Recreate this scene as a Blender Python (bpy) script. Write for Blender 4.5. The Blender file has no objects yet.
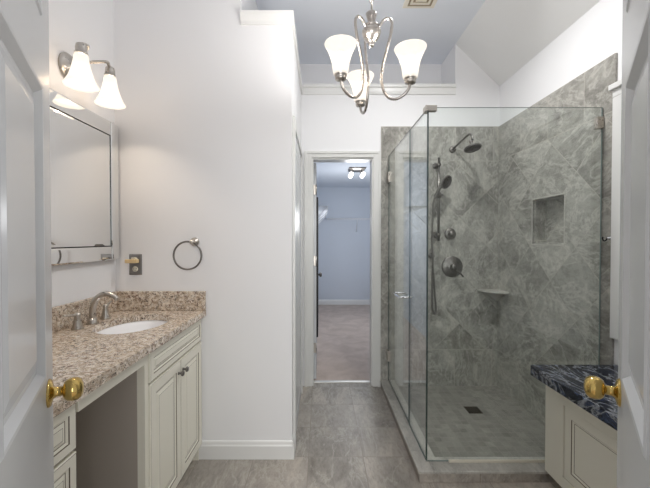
import bpy, bmesh, math, random
from mathutils import Vector, Matrix
random.seed(7)
S = bpy.context.scene
COL = S.collection
F = 345.0                      # focal length in pixels of the 650 px wide frame
EYE = 1.30
def D(s): return F / s         # depth at which one metre covers s pixels

# ------------------------------------------------------------------ camera, world, lights, exposure
cam_d = bpy.data.cameras.new('camera'); cam = bpy.data.objects.new('camera', cam_d); COL.objects.link(cam)
cam.location = (0, 0, EYE)
cam.rotation_euler = (math.radians(90 - 0.83), 0, 0)
cam_d.sensor_width = 36.0; cam_d.lens = 36.0 * F / 650.0
cam_d.shift_x = 4 / 650.0
cam_d.clip_start = 0.02
S.camera = cam

w = bpy.data.worlds.new('world'); S.world = w; w.use_nodes = True
w.node_tree.nodes['Background'].inputs[0].default_value = (0.97, 0.985, 1.0, 1)
w.node_tree.nodes['Background'].inputs[1].default_value = 0.5

def area(name, loc, rot, sx, sy, power, color):
    l = bpy.data.lights.new(name, 'AREA'); l.shape = 'RECTANGLE'; l.size = sx; l.size_y = sy
    l.energy = power; l.color = color
    o = bpy.data.objects.new(name, l); COL.objects.link(o); o.location = loc; o.rotation_euler = rot
    return o
area('bedroom_daylight', (0.05, -2.3, 1.65), (math.radians(88), 0, 0), 2.6, 1.9, 56, (.98, .99, 1.0))

S.view_settings.view_transform = 'Standard'; S.view_settings.look = 'None'
S.view_settings.exposure = 0.42; S.view_settings.gamma = 1.0; S.view_settings.use_curve_mapping = False
cy = S.cycles
cy.max_bounces = 10; cy.diffuse_bounces = 8; cy.glossy_bounces = 5; cy.transmission_bounces = 6
cy.transparent_max_bounces = 16; cy.sample_clamp_indirect = 6; cy.caustics_reflective = False
cy.caustics_refractive = False; cy.use_denoising = True

def disc(name, loc, power, size, color):
    l = bpy.data.lights.new(name, 'AREA'); l.shape = 'DISK'; l.size = size; l.energy = power; l.color = color; l.spread = math.radians(150)
    o = bpy.data.objects.new(name, l); COL.objects.link(o); o.location = loc
disc('added_shower_fill', (.74, 2.0, 2.985), 11.5, .16, (1.0, .99, .975))   # added fill for the dark shower, no fixture, just above the frame

# ------------------------------------------------------------------ materials
def lin(c):
    return tuple(((x/255)/12.92 if x/255 <= .04045 else ((x/255+.055)/1.055)**2.4) for x in c)
class N:
    def __init__(s, name):
        s.m = bpy.data.materials.new(name); s.m.use_nodes = True
        s.t = s.m.node_tree; s.b = s.t.nodes['Principled BSDF']; s.out = s.t.nodes['Material Output']
    def n(s, typ, **kw):
        x = s.t.nodes.new(typ)
        for k, v in kw.items():
            if k.startswith('i_'):
                x.inputs[k[2:].replace('_', ' ')].default_value = v
            else: setattr(x, k, v)
        return x
    def l(s, a, b): s.t.links.new(a, b)
    def math(s, op, a, b=None):
        x = s.n('ShaderNodeMath', operation=op)
        for i, v in enumerate((a, b)):
            if v is None: continue
            if isinstance(v, (int, float)): x.inputs[i].default_value = v
            else: s.l(v, x.inputs[i])
        return x.outputs[0]
    def ramp(s, fac, stops):
        r = s.n('ShaderNodeValToRGB'); e = r.color_ramp.elements
        while len(e) < len(stops): e.new(0.5)
        for el, (p, c) in zip(e, stops): el.position = p; el.color = (*c, 1)
        s.l(fac, r.inputs[0]); return r.outputs[0]
    def mix(s, fac, a, b, mode='MIX'):
        x = s.n('ShaderNodeMix', data_type='RGBA', blend_type=mode)
        if isinstance(fac, (int, float)): x.inputs[0].default_value = fac
        else: s.l(fac, x.inputs[0])
        for i, v in ((6, a), (7, b)):
            if isinstance(v, tuple): x.inputs[i].default_value = (*v[:3], 1)
            else: s.l(v, x.inputs[i])
        return x.outputs[2]
    def coord(s): return s.n('ShaderNodeTexCoord').outputs['Object']
    def noise(s, vec, scale, detail=4, rough=.55, dist=0, dim='3D', w=None):
        x = s.n('ShaderNodeTexNoise', noise_dimensions=dim)
        x.inputs['Scale'].default_value = scale; x.inputs['Detail'].default_value = detail
        x.inputs['Roughness'].default_value = rough; x.inputs['Distortion'].default_value = dist
        s.l(vec, x.inputs['Vector'])
        if w is not None: s.l(w, x.inputs['W'])
        return x.outputs['Fac']
    def bump(s, h, strength, dist=.002):
        x = s.n('ShaderNodeBump'); x.inputs['Strength'].default_value = strength
        x.inputs['Distance'].default_value = dist; s.l(h, x.inputs['Height'])
        s.l(x.outputs[0], s.b.inputs['Normal'])

def paint(name, col, rough=.5, bump=.05, spec=.4):
    k = N(name); c = k.coord()
    n = k.noise(c, 2.0, 3)
    a = lin(col); b = tuple(min(1, v*1.03) for v in a)
    k.l(k.mix(n, a, b), k.b.inputs['Base Color'])
    k.b.inputs['Roughness'].default_value = rough
    k.b.inputs['Specular IOR Level'].default_value = spec
    if bump: k.bump(k.noise(c, 220, 2), bump, .001)
    return k.m
def metal(name, col, rough, stretch=None):
    k = N(name); c = k.coord()
    k.b.inputs['Metallic'].default_value = 1
    n = k.noise(c, 60, 3)
    a = lin(col)
    k.l(k.mix(n, tuple(v*.93 for v in a), a), k.b.inputs['Base Color'])
    r = k.math('MULTIPLY_ADD', n, .06); r.node.inputs[2].default_value = rough - .03
    k.l(r, k.b.inputs['Roughness'])
    return k.m

def stone_tile(name, axes, size, origin, colors, vein, grout, band=None, rough=.35, gw=.004, nscale=2.6, tint=.5):
    """large stone look tiles; axes picks the two object coordinates that span the surface"""
    k = N(name); c = k.coord()
    sp = k.n('ShaderNodeSeparateXYZ'); k.l(c, sp.inputs[0])
    u = k.math('SUBTRACT', sp.outputs[axes[0]], origin[0]); v = k.math('SUBTRACT', sp.outputs[axes[1]], origin[1])
    def bricks(uu, vv, sx, sy):
        cb = k.n('ShaderNodeCombineXYZ'); k.l(uu, cb.inputs[0]); k.l(vv, cb.inputs[1])
        b = k.n('ShaderNodeTexBrick', offset=0.0, squash=1.0)
        b.inputs['Scale'].default_value = 1.0; b.inputs['Mortar Size'].default_value = gw/2
        b.inputs['Mortar Smooth'].default_value = .1; b.inputs['Bias'].default_value = 0
        b.inputs['Brick Width'].default_value = sx; b.inputs['Row Height'].default_value = sy
        b.inputs['Color1'].default_value = (0, 0, 0, 1); b.inputs['Color2'].default_value = (1, 1, 1, 1)
        b.inputs['Mortar'].default_value = (.5, .5, .5, 1)
        k.l(cb.outputs[0], b.inputs['Vector'])
        return b.outputs['Color'], b.outputs['Fac']
    col, fac = bricks(u, v, size[0], size[1])
    if band:
        r2 = math.sqrt(.5)
        a1 = k.math('MULTIPLY', k.math('ADD', u, v), r2); a2 = k.math('MULTIPLY', k.math('SUBTRACT', v, u), r2)
        a1 = k.math('ADD', a1, 10 * size[0]); a2 = k.math('ADD', a2, 10 * size[1])
        c2, f2 = bricks(a1, a2, size[0], size[1])
        z = sp.outputs[axes[1]]
        inside = k.math('MULTIPLY', k.math('GREATER_THAN', z, band[0]), k.math('LESS_THAN', z, band[1]))
        col = k.mix(inside, col, c2)
        # straight joints where the band starts and ends
        j = k.math('MINIMUM', k.math('ABSOLUTE', k.math('SUBTRACT', z, band[0])), k.math('ABSOLUTE', k.math('SUBTRACT', z, band[1])))
        jf = k.math('LESS_THAN', j, gw/2)
        mx = k.n('ShaderNodeMix', data_type='FLOAT'); k.l(inside, mx.inputs[0]); k.l(fac, mx.inputs[2]); k.l(f2, mx.inputs[3])
        fac = k.math('MAXIMUM', mx.outputs[0], jf)
    wv = k.math('MULTIPLY', col, 13.0)
    mp = k.n('ShaderNodeMapping'); mp.inputs['Rotation'].default_value = (.75, .6, .8); mp.inputs['Scale'].default_value = (1.5, .62, 1.0)
    k.l(c, mp.inputs[0]); cs = mp.outputs[0]
    n1 = k.noise(cs, nscale, 9, .62, 1.0, '4D', wv)
    n2 = k.noise(cs, nscale*1.3, 8, .64, 1.3, '4D', wv)
    n3 = k.noise(cs, nscale*14, 5, .7, .5, '4D', wv)
    base = k.ramp(n1, [(.30, colors[0]), (.45, colors[1]), (.57, colors[2]), (.70, colors[3])])
    vn = k.math('ABSOLUTE', k.math('SUBTRACT', n2, .5))
    vf = k.ramp(vn, [(0.0, (1, 1, 1)), (.015, (.35, .35, .35)), (.035, (0, 0, 0))])
    base = k.mix(k.math('MULTIPLY', vf, .45), base, vein)
    base = k.mix(k.math('MULTIPLY', k.ramp(n3, [(.42, (0, 0, 0)), (.7, (1, 1, 1))]), .42), base, k.mix(.5, base, vein))
    base = k.mix(k.math('MULTIPLY', k.ramp(n3, [(.30, (1, 1, 1)), (.50, (0, 0, 0))]), .35), base, colors[0])
    base = k.mix(k.math('MULTIPLY', k.math('SUBTRACT', col, .2), tint * .28), base, (0.19, 0.18, 0.165))
    base = k.mix(fac, base, grout)
    k.l(base, k.b.inputs['Base Color'])
    k.b.inputs['Roughness'].default_value = rough
    k.b.inputs['Specular IOR Level'].default_value = .35
    k.bump(k.math('SUBTRACT', k.math('MULTIPLY', n1, .4), fac), .25, .002)
    return k.m

M = {}
M['wall'] = paint('white_wall_paint', (236, 236, 237), .55)
M['ceiling'] = paint('pale_blue_ceiling_paint', (224, 228, 235), .7)
M['slope'] = paint('white_slope_paint', (230, 230, 229), .7)
M['closet_wall'] = paint('lavender_blue_closet_paint', (208, 214, 222), .6)
M['trim'] = paint('white_trim_gloss', (230, 230, 228), .28, 0, .5)
M['casing'] = paint('warm_white_casing', (222, 222, 219), .3, 0, .5)
M['doorpaint'] = paint('white_door_gloss', (203, 205, 207), .22, 0, .5)
M['cream'] = paint('cream_cabinet_paint', (224, 221, 208), .4, 0)
M['glaze'] = paint('brown_glaze_line', (92, 78, 62), .5, 0)
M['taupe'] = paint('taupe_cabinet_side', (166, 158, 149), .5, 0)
M['porcelain'] = paint('white_porcelain', (243, 244, 246), .08, 0, .5)
M['blind'] = paint('white_blind_cloth', (222, 222, 220), .8, .1)
M['vent'] = paint('cream_vent_enamel', (222, 216, 202), .4, 0)
M['vent_dark'] = paint('brown_duct', (150, 138, 116), .7, 0)
M['beige_plastic'] = paint('beige_plastic', (222, 196, 150), .4, 0)
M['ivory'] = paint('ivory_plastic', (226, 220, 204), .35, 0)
M['black'] = paint('black_lacquer', (26, 22, 22), .4, 0)
M['dark_slot'] = paint('dark_slot', (25, 24, 23), .6, 0)
M['wire'] = paint('white_wire_coating', (235, 236, 238), .35, 0)
M['nickel'] = metal('brushed_nickel', (196, 190, 182), .28)
M['satin_nickel'] = metal('satin_nickel', (182, 176, 170), .28)
M['dark_nickel'] = metal('dark_brushed_nickel', (128, 124, 120), .30)
M['chrome'] = metal('polished_chrome', (225, 226, 228), .08)
M['brass'] = metal('polished_brass', (200, 172, 104), .07)
M['drain'] = metal('dark_bronze_drain', (70, 64, 56), .4)
M['steel_strip'] = metal('brushed_steel_strip', (222, 220, 214), .35)

k = N('mirror_silver'); k.b.inputs['Metallic'].default_value = 1; k.b.inputs['Roughness'].default_value = .02
k.b.inputs['Base Color'].default_value = (.84, .85, .85, 1); M['mirror'] = k.m

SHC = [lin((100, 98, 92)), lin((144, 142, 135)), lin((168, 166, 159)), lin((198, 194, 185))]
SHV = lin((224, 221, 213)); SHG = lin((186, 181, 172))
M['tile_back'] = stone_tile('shower_tile_facing_in', (0, 2), (.325, .325), (.525, .33), SHC, SHV, SHG, (.33, 1.98))
M['tile_side'] = stone_tile('shower_tile_side', (1, 2), (.325, .325), (3.018, .33), SHC, SHV, SHG, (.33, 1.98))
FLC = [lin((112, 106, 98)), lin((150, 144, 136)), lin((172, 164, 155)), lin((198, 188, 176))]
FLV = lin((204, 198, 188)); FLG = lin((140, 133, 124))
M['tile_floor'] = stone_tile('stone_look_floor_tile', (0, 1), (.325, .325), (-.724-.325*8, 2.04-.325*8), FLC, FLV, FLG, None, .38, .004, 2.6, 1.0)
M['curb'] = stone_tile('curb_stone', (0, 1), (.60, .60), (.0, .2), [lin((146, 143, 137)), lin((180, 177, 170)), lin((196, 193, 186)), lin((210, 206, 198))], lin((212, 208, 200)), lin((165, 160, 152)), None, .35, .003, 6)
M['curb_side'] = stone_tile('curb_face_stone', (0, 2), (.325, .60), (.2, -.1), FLC, FLV, FLG, None, .38)

def mosaic():
    k = N('shower_mosaic'); c = k.coord()
    b = k.n('ShaderNodeTexBrick', offset=0.0)
    b.inputs['Scale'].default_value = 1; b.inputs['Mortar Size'].default_value = .0022
    b.inputs['Brick Width'].default_value = .052; b.inputs['Row Height'].default_value = .052
    b.inputs['Color1'].default_value = (0, 0, 0, 1); b.inputs['Color2'].default_value = (1, 1, 1, 1)
    k.l(c, b.inputs['Vector'])
    n = k.noise(c, 9, 6, .6, 1)
    t = k.mix(b.outputs['Color'], lin((118, 116, 110)), lin((156, 153, 146)))
    t = k.mix(.45, t, k.ramp(n, [(.3, lin((104, 102, 97))), (.7, lin((160, 157, 150)))]))
    k.l(k.mix(b.outputs['Fac'], t, lin((146, 143, 136))), k.b.inputs['Base Color'])
    k.b.inputs['Roughness'].default_value = .4
    k.bump(k.math('SUBTRACT', 1, b.outputs['Fac']), .3, .002)
    return k.m
M['mosaic'] = mosaic()

def granite():
    k = N('beige_granite'); c = k.coord()
    n0 = k.noise(c, 11, 4, .6, .6)
    n1 = k.noise(c, 60, 4, .65, .4)
    n2 = k.noise(c, 52, 3, .6, .5, '4D', k.math('ADD', n0, 3.0))
    n3 = k.noise(c, 48, 4, .7, .8)
    base = k.ramp(n1, [(.28, lin((128, 110, 94))), (.42, lin((188, 170, 150))), (.53, lin((216, 203, 186))), (.66, lin((238, 231, 220)))])
    base = k.mix(k.ramp(n2, [(.555, (0, 0, 0)), (.58, (1, 1, 1))]), base, lin((60, 48, 44)))
    base = k.mix(k.ramp(n3, [(.58, (0, 0, 0)), (.63, (1, 1, 1))]), base, lin((112, 82, 70)))
    base = k.mix(k.math('MULTIPLY', n0, .25), base, lin((206, 190, 172)))
    k.l(base, k.b.inputs['Base Color']); k.b.inputs['Roughness'].default_value = .16
    return k.m
M['granite'] = granite()

def blue_granite():
    k = N('navy_granite'); c = k.coord()
    mp = k.n('ShaderNodeMapping'); mp.inputs['Scale'].default_value = (1.0, .45, 1); mp.inputs['Rotation'].default_value = (0, 0, .5)
    k.l(c, mp.inputs[0])
    n1 = k.noise(mp.outputs[0], 22, 8, .72, 1.4)
    n2 = k.noise(mp.outputs[0], 7, 6, .6, 2.5)
    base = k.ramp(n1, [(.36, lin((12, 14, 22))), (.54, lin((26, 33, 50))), (.64, lin((58, 70, 94))), (.76, lin((170, 178, 190)))])
    v = k.ramp(k.math('ABSOLUTE', k.math('SUBTRACT', n2, .53)), [(0, (1, 1, 1)), (.012, (.6, .6, .6)), (.04, (0, 0, 0))])
    k.l(k.mix(k.math('MULTIPLY', v, .4), base, lin((206, 210, 214))), k.b.inputs['Base Color'])
    k.b.inputs['Roughness'].default_value = .12
    return k.m
M['navy'] = blue_granite()

def carpet(name, c0, c1):
    k = N(name); c = k.coord()
    n = k.noise(c, 5, 5, .6, .5); f = k.noise(c, 190, 3, .7)
    base = k.mix(k.ramp(n, [(.35, (0, 0, 0)), (.65, (1, 1, 1))]), lin(c0), lin(c1))
    base = k.mix(.3, base, k.ramp(f, [(.3, lin(c0)), (.7, lin(c1))]))
    k.l(base, k.b.inputs['Base Color']); k.b.inputs['Roughness'].default_value = .95
    k.b.inputs['Specular IOR Level'].default_value = .1; k.bump(f, .6, .006)
    return k.m
M['carpet'] = carpet('pinkish_beige_carpet', (182, 167, 157), (207, 192, 182))

def glass_mat(name, tint, boost=1.0):
    k = N(name); k.t.nodes.remove(k.b)
    tr = k.n('ShaderNodeBsdfTransparent'); tr.inputs[0].default_value = (*tint, 1)
    gl = k.n('ShaderNodeBsdfGlossy'); gl.inputs['Roughness'].default_value = .0; gl.inputs[0].default_value = (1, 1, 1, 1)
    fr = k.n('ShaderNodeFresnel'); ge = k.n('ShaderNodeNewGeometry')
    io = k.math('MULTIPLY_ADD', ge.outputs['Backfacing'], 1/1.5-1.5); io.node.inputs[2].default_value = 1.5   # same reflectance from either side
    k.l(io, fr.inputs[0])
    mx = k.n('ShaderNodeMixShader')
    k.l(k.math('MULTIPLY', fr.outputs[0], boost), mx.inputs[0])
    k.l(tr.outputs[0], mx.inputs[1]); k.l(gl.outputs[0], mx.inputs[2]); k.l(mx.outputs[0], k.out.inputs[0])
    return k.m
M['glass'] = glass_mat('clear_shower_glass', (.965, .986, .978))
M['pane'] = glass_mat('window_glass', (.97, .98, .98))
k = N('green_glass_edge'); k.b.inputs['Base Color'].default_value = (.018, .048, .045, 1); k.b.inputs['Roughness'].default_value = .1
k.b.inputs['Specular IOR Level'].default_value = .4; M['glass_edge'] = k.m
k = N('pale_glass_edge'); k.b.inputs['Base Color'].default_value = (.24, .29, .28, 1); k.b.inputs['Roughness'].default_value = .15; M['glass_edge_pale'] = k.m

def shade_mat(name, col, strength, clear):
    """opal glass: mostly scattering, partly letting the bulb through"""
    k = N(name); k.t.nodes.remove(k.b)
    d = k.n('ShaderNodeBsdfDiffuse'); d.inputs[0].default_value = (.16, .155, .15, 1)
    tr = k.n('ShaderNodeBsdfTransparent'); tr.inputs[0].default_value = (1.0, .95, .88, 1)
    e = k.n('ShaderNodeEmission'); e.inputs[0].default_value = (*col, 1); e.inputs[1].default_value = strength
    a = k.n('ShaderNodeAddShader'); k.l(d.outputs[0], a.inputs[0]); k.l(e.outputs[0], a.inputs[1])
    m1 = k.n('ShaderNodeMixShader'); m1.inputs[0].default_value = clear; k.l(a.outputs[0], m1.inputs[1]); k.l(tr.outputs[0], m1.inputs[2])
    k.l(m1.outputs[0], k.out.inputs[0])
    return k.m
M['shade'] = shade_mat('frosted_glass_shade_lit', (1.0, .92, .83), .78, .26)
M['vshade'] = shade_mat('vanity_frosted_shade_lit', (1.0, .90, .78), .85, .26)
def emit(name, col, st):
    k = N(name); k.b.inputs['Emission Color'].default_value = (*col, 1); k.b.inputs['Emission Strength'].default_value = st
    k.b.inputs['Base Color'].default_value = (.9, .9, .9, 1); return k.m
M['closet_bulb'] = emit('lit_closet_bulb', (1.0, .96, .92), 1.3)
M['bulb'] = emit('lit_bulb', (1.0, .93, .84), 2.2)

# ------------------------------------------------------------------ mesh helpers
class MB:
    def __init__(s): s.bm = bmesh.new()
    def face(s, pts, mi=0, smooth=False):
        f = s.bm.faces.new([s.bm.verts.new(p) for p in pts]); f.material_index = mi; f.smooth = smooth; return f
    def box(s, x0, x1, y0, y1, z0, z1, mi=0):
        v = [s.bm.verts.new((x, y, z)) for z in (z0, z1) for y in (y0, y1) for x in (x0, x1)]
        for q in ((0, 2, 3, 1), (4, 5, 7, 6), (0, 1, 5, 4), (2, 6, 7, 3), (0, 4, 6, 2), (1, 3, 7, 5)):
            f = s.bm.faces.new([v[i] for i in q]); f.material_index = mi
        return s
    def prism(s, poly, axis, a, b, mi=0):
        """extrude a 2D polygon along an axis ('x','y','z'); polygon lies in the other two axes in order"""
        def p3(p, t):
            return {'x': (t, p[0], p[1]), 'y': (p[0], t, p[1]), 'z': (p[0], p[1], t)}[axis]
        A = [s.bm.verts.new(p3(p, a)) for p in poly]; B = [s.bm.verts.new(p3(p, b)) for p in poly]
        n = len(poly)
        for i in range(n):
            f = s.bm.faces.new([A[i], A[(i+1) % n], B[(i+1) % n], B[i]]); f.material_index = mi
        for q in (A[::-1], B):
            f = s.bm.faces.new(q); f.material_index = mi
        return s
    def lathe(s, prof, org=(0, 0, 0), axis=(0, 0, 1), seg=24, mi=0, cap=True, sx=1, sy=1):
        a = Vector(axis).normalized(); R = Vector((0, 0, 1)).rotation_difference(a).to_matrix(); o = Vector(org)
        rings = []
        for r, z in prof:
            if r < 1e-6: rings.append([s.bm.verts.new(o + R @ Vector((0, 0, z)))])
            else: rings.append([s.bm.verts.new(o + R @ Vector((r*sx*math.cos(2*math.pi*i/seg), r*sy*math.sin(2*math.pi*i/seg), z))) for i in range(seg)])
        for A, B in zip(rings, rings[1:]):
            for i in range(seg):
                j = (i+1) % seg
                if len(A) == 1 and len(B) == 1: continue
                if len(A) == 1: q = [A[0], B[j], B[i]]
                elif len(B) == 1: q = [A[i], A[j], B[0]]
                else: q = [A[i], A[j], B[j], B[i]]
                f = s.bm.faces.new(q); f.smooth = True; f.material_index = mi
        if cap:
            for r_, flip in ((rings[0], True), (rings[-1], False)):
                if len(r_) > 1:
                    f = s.bm.faces.new(r_[::-1] if flip else r_); f.material_index = mi
        return s
    def tube(s, pts, r, seg=12, mi=0, closed=False, taper=None, subdiv=0):
        P = [Vector(p) for p in pts]
        if subdiv:
            Q = []; n = len(P)
            rng = range(n) if closed else range(n-1)
            for i in rng:
                p1, p2 = P[i], P[(i+1) % n]
                p0 = P[i-1] if (i > 0 or closed) else p1*2-p2
                p3 = P[(i+2) % n] if (i+2 < n or closed) else p2*2-p1
                for q in range(subdiv):
                    t = q/subdiv
                    Q.append(.5*((2*p1)+(p2-p0)*t+(2*p0-5*p1+4*p2-p3)*t*t+(3*p1-p0-3*p2+p3)*t**3))
            if not closed: Q.append(P[-1])
            P = Q
        n = len(P); rings = []; prev = None
        for i, p in enumerate(P):
            if closed: t = P[(i+1) % n]-P[i-1]
            else: t = P[min(i+1, n-1)]-P[max(i-1, 0)]
            t.normalize()
            if prev is None:
                u = t.orthogonal().normalized()
            else:
                u = (prev - t*prev.dot(t)).normalized()
            prev = u; v = t.cross(u)
            rr = r if taper is None else r + (taper-r)*i/(n-1)
            rings.append([s.bm.verts.new(p + (u*math.cos(2*math.pi*k/seg)+v*math.sin(2*math.pi*k/seg))*rr) for k in range(seg)])
        pairs = list(zip(rings, rings[1:])) + ([(rings[-1], rings[0])] if closed else [])
        for A, B in pairs:
            # align closing ring
            off = 0
            if closed and A is rings[-1]:
                off = min(range(seg), key=lambda q: (A[0].co-B[q].co).length)
            for k in range(seg):
                j = (k+1) % seg
                f = s.bm.faces.new([A[k], A[j], B[(j+off) % seg], B[(k+off) % seg]]); f.smooth = True; f.material_index = mi
        if not closed:
            s.bm.faces.new(rings[0][::-1]).material_index = mi; s.bm.faces.new(rings[-1]).material_index = mi
        return s
    def cyl(s, p0, p1, r, seg=16, mi=0, r1=None): return s.tube([p0, p1], r, seg, mi, taper=r1)
    def ball(s, c, r, seg=16, mi=0, axis=(0, 0, 1), flat=1.0):
        n = 10
        return s.lathe([(r*math.sin(math.pi*i/n), -r*flat*math.cos(math.pi*i/n)) for i in range(n+1)], c, axis, seg, mi, False)
    def panel(s, O, U, V, Nn, wd, ht, rings):
        O, U, V, Nn = Vector(O), Vector(U), Vector(V), Vector(Nn); prev = None
        for ins, dep, mi in rings:
            q = [s.bm.verts.new(O+U*a+V*b+Nn*dep) for a, b in ((ins, ins), (wd-ins, ins), (wd-ins, ht-ins), (ins, ht-ins))]
            if prev:
                for i in range(4):
                    j = (i+1) % 4
                    f = s.bm.faces.new([prev[i], prev[j], q[j], q[i]]); f.material_index = mi
            prev = q; last = mi
        f = s.bm.faces.new(prev); f.material_index = 0
        return s
    def build(s, name, mats, parent=None, bevel=0, seg=2, local=False):
        bmesh.ops.recalc_face_normals(s.bm, faces=s.bm.faces)
        me = bpy.data.meshes.new(name); s.bm.to_mesh(me); s.bm.free()
        for m in (mats if isinstance(mats, (list, tuple)) else [mats]): me.materials.append(M[m])
        o = bpy.data.objects.new(name, me); COL.objects.link(o)
        if parent is not None:
            o.parent = parent
            if not local:
                o.matrix_parent_inverse = PW[parent.name].inverted()
        PW[o.name] = Matrix.Identity(4) if not local else PW.get(parent.name, Matrix.Identity(4)) if parent else Matrix.Identity(4)
        if bevel:
            b = o.modifiers.new('bevel', 'BEVEL'); b.width = bevel; b.segments = seg; b.limit_method = 'ANGLE'; b.angle_limit = math.radians(40)
        return o
PW = {}
def thing(name, label, cat, loc=(0, 0, 0), rz=0, group=None, kind=None):
    o = bpy.data.objects.new(name, None); COL.objects.link(o); o.empty_display_size = .05
    o.location = loc; o.rotation_euler = (0, 0, rz)
    PW[o.name] = Matrix.Translation(loc) @ Matrix.Rotation(rz, 4, 'Z')
    return tag(o, label, cat, group, kind)
def tag(o, label=None, cat=None, group=None, kind=None):
    for kk, v in (('label', label), ('category', cat), ('group', group), ('kind', kind)):
        if v: o[kk] = v
    return o
def struct(o, label=None, cat=None):
    o['kind'] = 'structure'
    if label: o['label'] = label
    if cat: o['category'] = cat
    return o

# ------------------------------------------------------------------ key positions
XL = -1.21                       # left wall
YP = D(170)                      # partition face beside the vanity
XP = -0.172                      # right side of that partition
YT = D(114.3)                    # tiled shower back wall face
YB = YT + .015                   # painted back wall
XR = 1.549                       # tiled right wall face
XRW = 1.562                      # painted right wall
ZC = 3.0; ZS = 2.642; ZP = 2.612             # ceiling, plant shelf
YG = D(181.4); XG = .589         # shower glass planes
YCF = D(189.2); XCO = .526       # curb outer faces
YN = .41                         # room side of the double-door wall
YR = YB + .345                   # back of the high recess
YJ = YB + .115                   # closet side of back wall

# ------------------------------------------------------------------ room shell
struct(MB().box(-1.45, 1.75, YN-.12, YJ-.03, -.10, 0).build('floor', 'tile_floor'), 'stone look tiled bathroom floor', 'floor')
struct(MB().box(-.32, 1.40, YJ-.03, 6.95, -.10, .004).build('floor_closet', 'carpet'), 'pinkish beige closet carpet', 'floor')
struct(MB().box(-2.2, 2.2, -2.6, YN-.12, -.10, 0).build('floor_bedroom', 'carpet'), 'beige carpet outside the double doors', 'floor')
struct(MB().box(XL-.1, 1.185, YN-.12, YR+.1, ZC, ZC+.1).build('ceiling', 'ceiling'), 'flat pale blue grey ceiling', 'ceiling')
struct(MB().prism([(1.172, ZC), (XRW, 2.633), (XRW+.12, 2.633), (XRW+.12, ZC+.1), (1.172, ZC+.1)], 'y', YN-.12, YR+.1)
       .build('ceiling_slope', 'slope'), 'white sloped ceiling above the shower', 'ceiling')
struct(MB().box(XL-.1, XL, YN-.12, YB, 0, ZC).build('wall_left', 'wall'), 'white wall behind the vanity', 'wall')
struct(MB().prism([(XL, 0), (XP, 0), (XP, ZP-.005), (-.465, ZP-.005), (-.465, ZC), (XL, ZC)], 'y', YP, YB)
       .build('wall_partition', 'wall'), 'white partition wall at the end of the vanity', 'wall')
DX0, DX1, DZ = -.079, .457, 2.012   # closet door opening
b = MB()
b.box(XP, DX0, YB, YJ, 0, ZS); b.box(DX0, DX1, YB, YJ, DZ, ZS); b.box(DX1, XRW+.12, YB, YJ, 0, ZS)
b.box(1.172, XRW+.12, YB, YJ, ZS, ZC)
struct(b.build('wall_back', 'wall'), 'white wall with the closet doorway', 'wall')
b = MB(); b.box(XL-.1, 1.172, YJ, YR, 2.46, ZS); b.box(XL-.1, -.465, YB, YR, ZS, ZC)
b.box(XL-.1, 1.3, YR, YR+.1, 2.46, ZC); b.box(1.172, 1.3, YJ, YR, 2.46, ZC)
struct(b.build('wall_recess', 'wall'), 'white recess above the plant shelf', 'wall')
# right wall with window opening and niche pocket
WY0, WY1, WZ0, WZ1 = .86, 1.752, .86, 2.03
NY0, NY1, NZ0, NZ1 = D(156.9), D(136.6), 1.265, 1.585
b = MB(); x0, x1 = XRW, XRW+.12
b.box(x0, x1, YN-.12, WY0, 0, 2.64); b.box(x0, x1, WY0, WY1, 0, WZ0); b.box(x0, x1, WY0, WY1, WZ1, 2.64)
b.box(x0, x1, WY1, NY0, 0, 2.64); b.box(x0, x1, NY0, NY1, 0, NZ0); b.box(x0, x1, NY0, NY1, NZ1, 2.64); b.box(x0, x1, NY1, YB, 0, 2.64)
struct(b.build('wall_right', 'wall'), 'white right hand wall', 'wall')
b = MB()
b.box(-2.2, -.415, YN-.12, YN, 0, ZC); b.box(.432, 2.2, YN-.12, YN, 0, ZC); b.box(-.415, .432, YN-.12, YN, 2.06, ZC)
struct(b.build('wall_front', 'wall'), 'white wall holding the double doors', 'wall')
# closet
struct(MB().box(-.32, -.20, YJ, 6.95, 0, 2.46).build('wall_closet_left', 'closet_wall'), 'left closet wall', 'wall')
struct(MB().box(1.30, 1.42, YJ, 6.95, 0, 2.46).build('wall_closet_right', 'closet_wall'), 'right closet wall', 'wall')
YC = D(50.8)
struct(MB().box(-.32, 1.42, YC, YC+.12, 0, 2.46).build('wall_closet_back', 'closet_wall'), 'pale blue far closet wall', 'wall')
b = MB(); b.box(-.2, DX0-.02, YJ, YJ+.004, 0, 2.36); b.box(DX1+.02, 1.3, YJ, YJ+.004, 0, 2.36)
struct(b.build('wall_closet_front', 'closet_wall'), 'closet side of the doorway wall', 'wall')
struct(MB().box(-.32, 1.42, YJ, YC+.12, 2.312, 2.46).build('ceiling_closet', 'closet_wall'), 'closet ceiling', 'ceiling')

# shower tile walls, niche, floor, curb
struct(MB().box(XCO-.002, XR+.012, YT, YB, 0, 2.28).build('wall_shower_back', 'tile_back'), 'grey stone tile wall behind the shower fixtures', 'wall')
b = MB(); YE = D(188.5)
b.box(XR, XRW, YE, NY0, 0, 2.28); b.box(XR, XRW, NY1, YT, 0, 2.28)
b.box(XR, XRW, NY0, NY1, 0, NZ0); b.box(XR, XRW, NY0, NY1, NZ1, 2.28)
t = .008; xb = XRW+.085
b.box(xb, xb+t, NY0, NY1, NZ0, NZ1)
b.box(XRW, xb, NY0, NY0+t, NZ0, NZ1); b.box(XRW, xb, NY1-t, NY1, NZ0, NZ1)
b.box(XRW, xb, NY0+t, NY1-t, NZ0, NZ0+t); b.box(XRW, xb, NY0+t, NY1-t, NZ1-t, NZ1)
struct(b.build('wall_shower_side', 'tile_side'), 'grey stone tile wall with the niche', 'wall')
b = MB(); tw = .009; x0, x1 = XR-.003, XR+.004
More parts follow.
